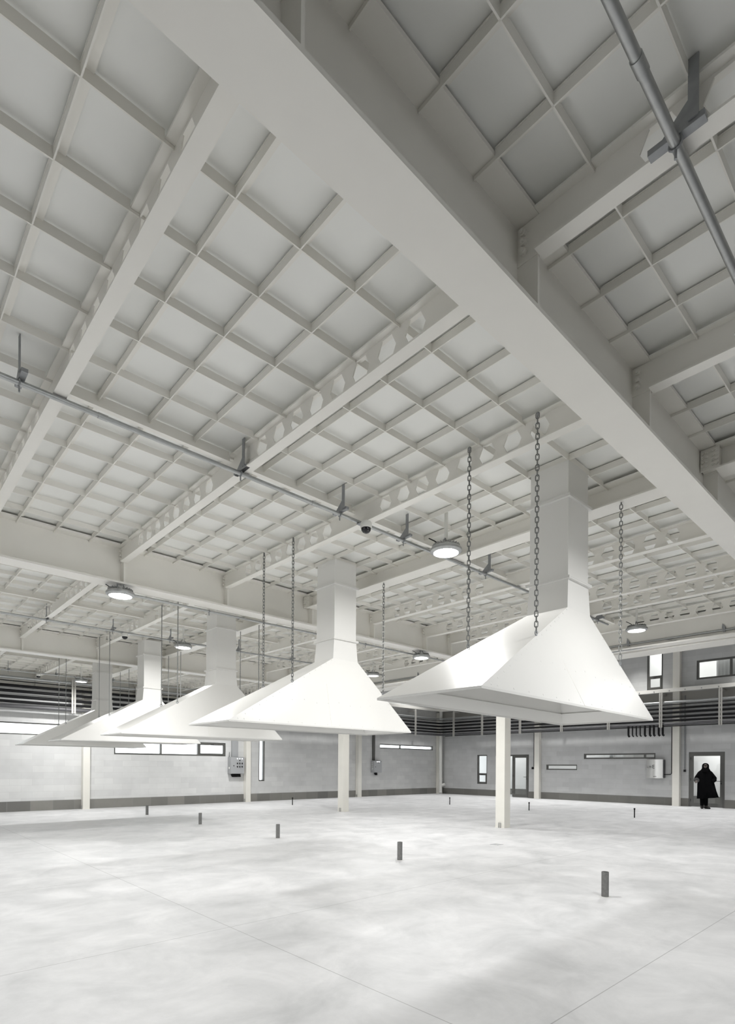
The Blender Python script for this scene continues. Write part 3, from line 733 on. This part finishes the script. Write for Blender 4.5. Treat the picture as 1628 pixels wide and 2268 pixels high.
# control panels on the window wall
def panel(x0, x1, z0, z1, label, cat_, small=False):
    t = thing('control_panel', label, 'control panel', ((x0+x1)/2, WL, z0), 'grey control panels')
    w = (x1-x0)/2; h = z1-z0; d = .22
    MB().box(-w, w, -d, -.002, 0, h).obj('cabinet', M['cabinet'], t, bevel=.006)
    dr = MB().box(-w+.012, w-.012, -d-.018, -d-.001, .012, h-.012).obj('door', M['cabinet'], t, bevel=.004)
    yk = -d-.018
    if not small:
        for a in range(3):
            for r_ in range(2):
                kx = -w*.05+a*.105; kz = h*.62-r_*.13
                k = MB().tube([(kx, yk, kz), (kx, yk-.02, kz)], .026, 12).obj('knob', M['knob'], dr)
                MB().box(kx-.007, kx+.007, yk-.032, yk-.02, kz-.035, kz+.03).obj('lever', M['knob'], k)
        MB().tube([(-w*.05+.105, yk, h*.80), (-w*.05+.105, yk-.02, h*.80)], .022, 10).obj('button', M['knob'], dr)
        MB().tube([(-w*.55, yk, h*.48), (-w*.55, yk-.015, h*.48)], .018, 10).obj('button', M['knob'], dr)
        lights = [-w*.05, -w*.05+.105, -w*.05+.21]
    else:
        MB().tube([(.02, yk, h*.83), (.02, yk-.015, h*.83)], .018, 10).obj('button', M['knob'], dr)
        MB().tube([(-.17, yk, h*.48), (-.17, yk-.015, h*.48)], .018, 10).obj('button', M['knob'], dr)
        lights = [-.06, .02, .1]
        for q in range(5): MB().box(-w-.012, -w-.001, -.15, -.09, .12+q*.085, .15+q*.085).obj('cable_gland', M['plastic'], t)
    for lx in lights: MB().tube([(lx, yk, h*.9), (lx, yk-.014, h*.9)], .016, 10).obj('indicator', M['led'], dr, smooth=True)
    MB().box(-w-.03, -w-.001, -.17, -.12, h*.3, h*.4).obj('latch', M['plastic'], t)
    nb = 3 if small else 9
    for q in range(nb):
        bx_ = -w*.65+(q+.5)*(w*1.3)/nb if not small else -.06+q*.05
        MB().tube([(bx_, -.12, 0), (bx_, -.13, -.05), (bx_+.03, -.10, -.12), (bx_+.03, -.05, -.10), (bx_+.01, -.03, -.02)], .017, 8).obj('cable', M['black'], t, smooth=True)
panel(5.19, 5.80, 1.13, 1.79, 'large grey control panel with six black switches beside the strip window', 'panel')
panel(12.88, 13.42, 1.16, 1.74, 'small grey control panel on the window wall behind the farther column', 'panel', True)
o = MB().box(5.33, 5.60, WL-.09, WL-.003, 1.80, 3.02).box(5.345, 5.585, WL-.098, WL-.091, 1.80, 3.02).obj('cable_tray', M['cabinet']); tag(o, 'wide grey cable tray rising from the large control panel', 'cable tray')
o = MB().box(12.97, 13.10, WL-.08, WL-.003, 1.75, 3.02).obj('cable_tray', M['frame']); tag(o, 'narrow dark cable tray above the small control panel', 'cable tray')
o = MB().tube([(5.24, WL-.05, 1.80), (5.24, WL-.05, 1.98)], .014, 8).obj('antenna', M['darkgalv'], None); tag(o, 'short thin rod standing on the large control panel', 'rod')

# stainless box with curved front on the right wall
t = thing('stainless_box', 'stainless steel wall box with curved front, left of the right wall column', 'wall box', (WR, .78, 1.07))
pr = [(0, -.31)]
for q in range(13):
    a = q/12; pr.append((-.20-.06*math.sin(PI*a), -.31+.62*a))
pr.append((0, .31))
b = MB(); b.prism([(x, y, 0) for x, y in pr], (0, 0, .75)); b.obj('housing', M['shiny'], t, smooth=True)
MB().box(-.19, -.003, -.335, -.311, .02, .73).obj('side_cap', M['greypipe'], t)
def text(s, size, loc, parent, mat, name='lettering'):
    cu = bpy.data.curves.new(name, 'FONT'); cu.body = s; cu.size = size; cu.extrude = .002; cu.align_x = 'CENTER'; cu.align_y = 'CENTER'
    tmp = bpy.data.objects.new('tmp', cu); COL.objects.link(tmp); dg = bpy.context.evaluated_depsgraph_get(); dg.update()
    me = bpy.data.meshes.new_from_object(tmp.evaluated_get(dg)); bpy.data.objects.remove(tmp); me.materials.clear(); me.materials.append(mat)
    return link(name, me, parent, loc, (math.radians(90), 0, math.radians(-90)))
text('E', .2, (-.266, .02, .45), t, M['lettering']); text('M', .13, (-.262, .15, .44), t, M['stub'])
text('L', .13, (-.250, .24, .44), t, M['stub'])
MB().box(-.262, -.255, -.09, .03, .055, .075).obj('badge', M['lettering'], t)

# ------------------------------------------------------------------ floor stubs
SY = [-4.87, -1.64, 1.76, 5.17, 8.55]
for k, y in enumerate(SY):
    t = thing('pipe_stub', 'short grey pipe stub standing on the floor, %s of the row of five' % ['nearest', 'second', 'third', 'fourth', 'farthest'][k], 'pipe stub', (.69, y, 0), 'grey pipe stubs')
    b = MB(); b.lathe([(.040, 0), (.040, .285), (.034, .285), (.034, .20), (0, .20)], seg=24); b.obj('tube', M['stub'], t, smooth=True)
    MB().lathe([(.040, 0), (.075, 0), (.07, .004), (.0405, .006)], seg=24).obj('grout_ring', M['plain'], t)
for (x, y, lab) in ((11.31, -1.02, 'thin dark rod standing on the floor, nearest the person'), (11.23, 2.42, 'thin dark rod standing on the floor right of the near column'), (11.34, 5.93, 'thin dark rod standing on the floor before the room corner'), (6.39, 9.38, 'thin dark rod standing on the floor between the two left columns')):
    t = thing('floor_rod', lab, 'rod', (x, y, 0), 'thin floor rods')
    MB().lathe([(.016, 0), (.016, .24), (.024, .24), (.024, .28), (0, .285)], seg=12).obj('rod', M['black'], t, smooth=True)
o = MB().box(-.09, .09, -.09, .09, 0, .004).obj('floor_hatch', M['cabinet'], None, onf := (3.35, -1.62, 0)); tag(o, 'small square metal hatch set in the floor', 'floor hatch')

# ------------------------------------------------------------------ person
def skin_mesh(name, V, Eg, R, mat, parent, sub=2):
    me = bpy.data.meshes.new(name); me.from_pydata(V, Eg, []); me.materials.append(mat)
    o = bpy.data.objects.new(name, me); COL.objects.link(o); o.parent = parent
    s = o.modifiers.new('skin', 'SKIN'); s.use_smooth_shade = True
    lay = me.skin_vertices[0].data if me.skin_vertices else None
    if lay is None:
        bm = bmesh.new(); bm.from_mesh(me); bm.verts.layers.skin.verify(); bm.to_mesh(me); bm.free(); lay = me.skin_vertices[0].data
    for k, r in enumerate(R):
        lay[k].radius = r if isinstance(r, tuple) else (r, r); lay[k].use_root = (k == 0)
    o.modifiers.new('sub', 'SUBSURF').levels = sub; o.modifiers['sub'].render_levels = sub
    return o
P = thing('person', 'person in long black coat and black headscarf standing before the glass door', 'person', (17.2, -1.2, 0))
P.rotation_euler = (0, 0, math.atan2(-.962, .272))     # local +x = image right, local -y = towards the camera
# one body: pelvis root, spine, head, arms with hands, legs with feet
V = []; R = []; Eg = []; idx = {}
def add(n, p, r, to=None):
    idx[n] = len(V); V.append(p); R.append(r)
    if to: Eg.append((idx[to], idx[n]))
add('pelvis', (-.02, 0, .90), .125)
add('waist', (0, 0, 1.06), .115, 'pelvis'); add('chest', (0, 0, 1.25), (.14, .105), 'waist'); add('neck0', (0, .01, 1.40), .055, 'chest'); add('neck1', (.005, 0, 1.46), .048, 'neck0')
add('jaw', (.012, -.025, 1.51), .062, 'neck1'); add('skull', (.012, .0, 1.58), .082, 'jaw'); add('crown', (.012, .005, 1.635), .05, 'skull')
add('nose', (.018, -.115, 1.535), .011, 'jaw')
for s, nm in ((-1, 'l'), (1, 'r')):
    add('sh'+nm, (s*.135, .01, 1.35), .052, 'chest')
    el = (-.24, .0, 1.12) if s < 0 else (.305, .03, 1.09); wr = (-.265, -.12, 1.035) if s < 0 else (.20, -.085, .97)
    add('el'+nm, el, .043, 'sh'+nm); add('wr'+nm, wr, .026, 'el'+nm)
    d = (Vector(wr)-Vector(el)).normalized(); sd = Vector((1 if s < 0 else -1, 0, 0)); sd = (sd-d*sd.dot(d)).normalized(); dn = d.cross(sd)*(1 if d.cross(sd).z < 0 else -1)
    pm = Vector(wr)+d*.05; add('palm'+nm, tuple(pm), (.033, .018), 'wr'+nm)
    for q, (o_, L_) in enumerate(((-.026, .062), (-.009, .072), (.009, .068), (.026, .052))):
        k0 = pm+d*.03+sd*o_; k1 = k0+d*L_*.55+dn*.01; k2 = k1+d*L_*.25+dn*.028
        add('f%d0%s' % (q, nm), tuple(k0), .0095, 'palm'+nm); add('f%d1%s' % (q, nm), tuple(k1), .0085, 'f%d0%s' % (q, nm)); add('f%d2%s' % (q, nm), tuple(k2), .0075, 'f%d1%s' % (q, nm))
    t0 = Vector(wr)+d*.035+sd*.03; add('t0'+nm, tuple(t0), .011, 'wr'+nm); add('t1'+nm, tuple(t0+sd*.025+d*.03+dn*.012), .009, 't0'+nm)
for s, nm, fx in ((-1, 'l', -.09), (1, 'r', .035)):
    add('hip'+nm, (-.02+s*.075, 0, .82), .085, 'pelvis'); add('kn'+nm, (-.03+s*.06, -.01, .46), .055, 'hip'+nm); add('an'+nm, (fx, .02, .09), .036, 'kn'+nm)
    add('to'+nm, (fx+(.09 if s > 0 else .0), -.12, .04), .035, 'an'+nm)
skin_mesh('body', V, Eg, R, M['skin'], P)
def oval(cx, cy, rx, ry, z, n=28, tilt=0.0):
    return [(cx+rx*math.cos(2*PI*k/n), cy+ry*math.sin(2*PI*k/n), z+tilt*math.cos(2*PI*k/n)) for k in range(n)]
b = MB()
def flare(cx, cy, rx, ry, z, amp, tilt=0):
    return [(cx+(rx+amp*math.cos(7*a))*math.cos(a), cy+(ry+amp*math.cos(7*a))*math.sin(a), z+tilt*math.cos(a)) for a in [2*PI*k/56 for k in range(56)]]
b.rings([flare(0, .01, .066, .066, 1.475, 0), flare(0, .01, .10, .085, 1.44, 0), flare(0, .01, .155, .11, 1.37, 0), flare(0, .0, .20, .14, 1.25, .003), flare(.01, 0, .228, .155, 1.08, .006), flare(.02, 0, .262, .175, .9, .009), flare(.045, 0, .29, .19, .65, .014), flare(.075, 0, .33, .205, .39, .02, .03)], cap=False)
co = b.obj('coat', M['cloth'], P, smooth=True)
m = co.modifiers.new('thickness', 'SOLIDIFY'); m.thickness = .008; m.offset = 1
def sleeve(pts, rs, name='sleeve'):
    o = MB().tube(pts, rs, 18).obj(name, M['cloth'], P, smooth=True); return o
sleeve([(-.09, .01, 1.385), (-.155, .005, 1.30), (-.25, .0, 1.13), (-.265, -.06, 1.075), (-.265, -.13, 1.035)], [.055, .08, .083, .085, .088])
sleeve([(.09, .01, 1.385), (.16, .015, 1.30), (.295, .03, 1.10), (.29, -.02, 1.05), (.22, -.11, .985)], [.055, .08, .08, .075, .062])
MB().tube([(-.267, -.115, 1.043), (-.264, -.145, 1.03)], .0895, 18).obj('cuff', M['scarfgrey'], P, smooth=True)
# headscarf: shell around the head open at the face, falling to the shoulders
b = MB(); prof = [(1.665, .02, .02), (1.655, .06, .06), (1.62, .098, .10), (1.57, .112, .115), (1.52, .112, .115), (1.47, .115, .11), (1.43, .14, .13), (1.37, .165, .14), (1.31, .15, .16)]
rs = []
for z, rx, ry in prof:
    row = []
    for k in range(41):
        op = .62 if 1.49 < z < 1.625 else (.35 if z >= 1.625 and z < 1.65 else .0)
        a = -PI/2+op+(2*PI-2*op)*k/40
        row.append((.012+rx*math.cos(a), .012+ry*math.sin(a), z))
    rs.append(row)
for A, B in zip(rs, rs[1:]):
    for k in range(40): b.poly([A[k], A[k+1], B[k+1], B[k]])
bmesh.ops.remove_doubles(b.bm, verts=b.bm.verts, dist=1e-4)
hs = b.obj('headscarf', M['cloth'], P, smooth=True); m = hs.modifiers.new('thickness', 'SOLIDIFY'); m.thickness = .006
for s in (-1, 1):
    MB().lathe([(0, .006), (.010, .003), (.012, 0)], seg=12).obj('eye', M['knob'], P, (.014+s*.030, -.078, 1.56)).rotation_euler = (PI/2, 0, 0)
MB().box(-.022, .022, -.004, .004, -.004, .004).obj('mouth', M['shoe'], P, (.014, -.084, 1.495), bevel=.002)
for s, ax, kx, fx in ((-1, -.09, -.085, 0), (1, .035, .03, .09)):
    MB().tube([(-.02+s*.07, 0, .8), (-.03+s*.06, -.005, .46), (ax, .02, .11)], [.10, .075, .058], 16).obj('trouser_leg', M['cloth'], P, smooth=True)
    b = MB(); d = Vector((fx, -.14, 0)); 
    b.tube([(ax-d.x*.45, .02+.065, .045), (ax, .02, .055), (ax+d.x*.6, .02+d.y*.6, .045), (ax+d.x*1.1, .02+d.y*1.1, .033), (ax+d.x*1.35, .02+d.y*1.35, .026)], [.038, .055, .052, .042, .024], 14)
    for v in b.bm.verts: v.co.z = max(v.co.z, .0)
    b.obj('shoe', M['shoe'], P, smooth=True)
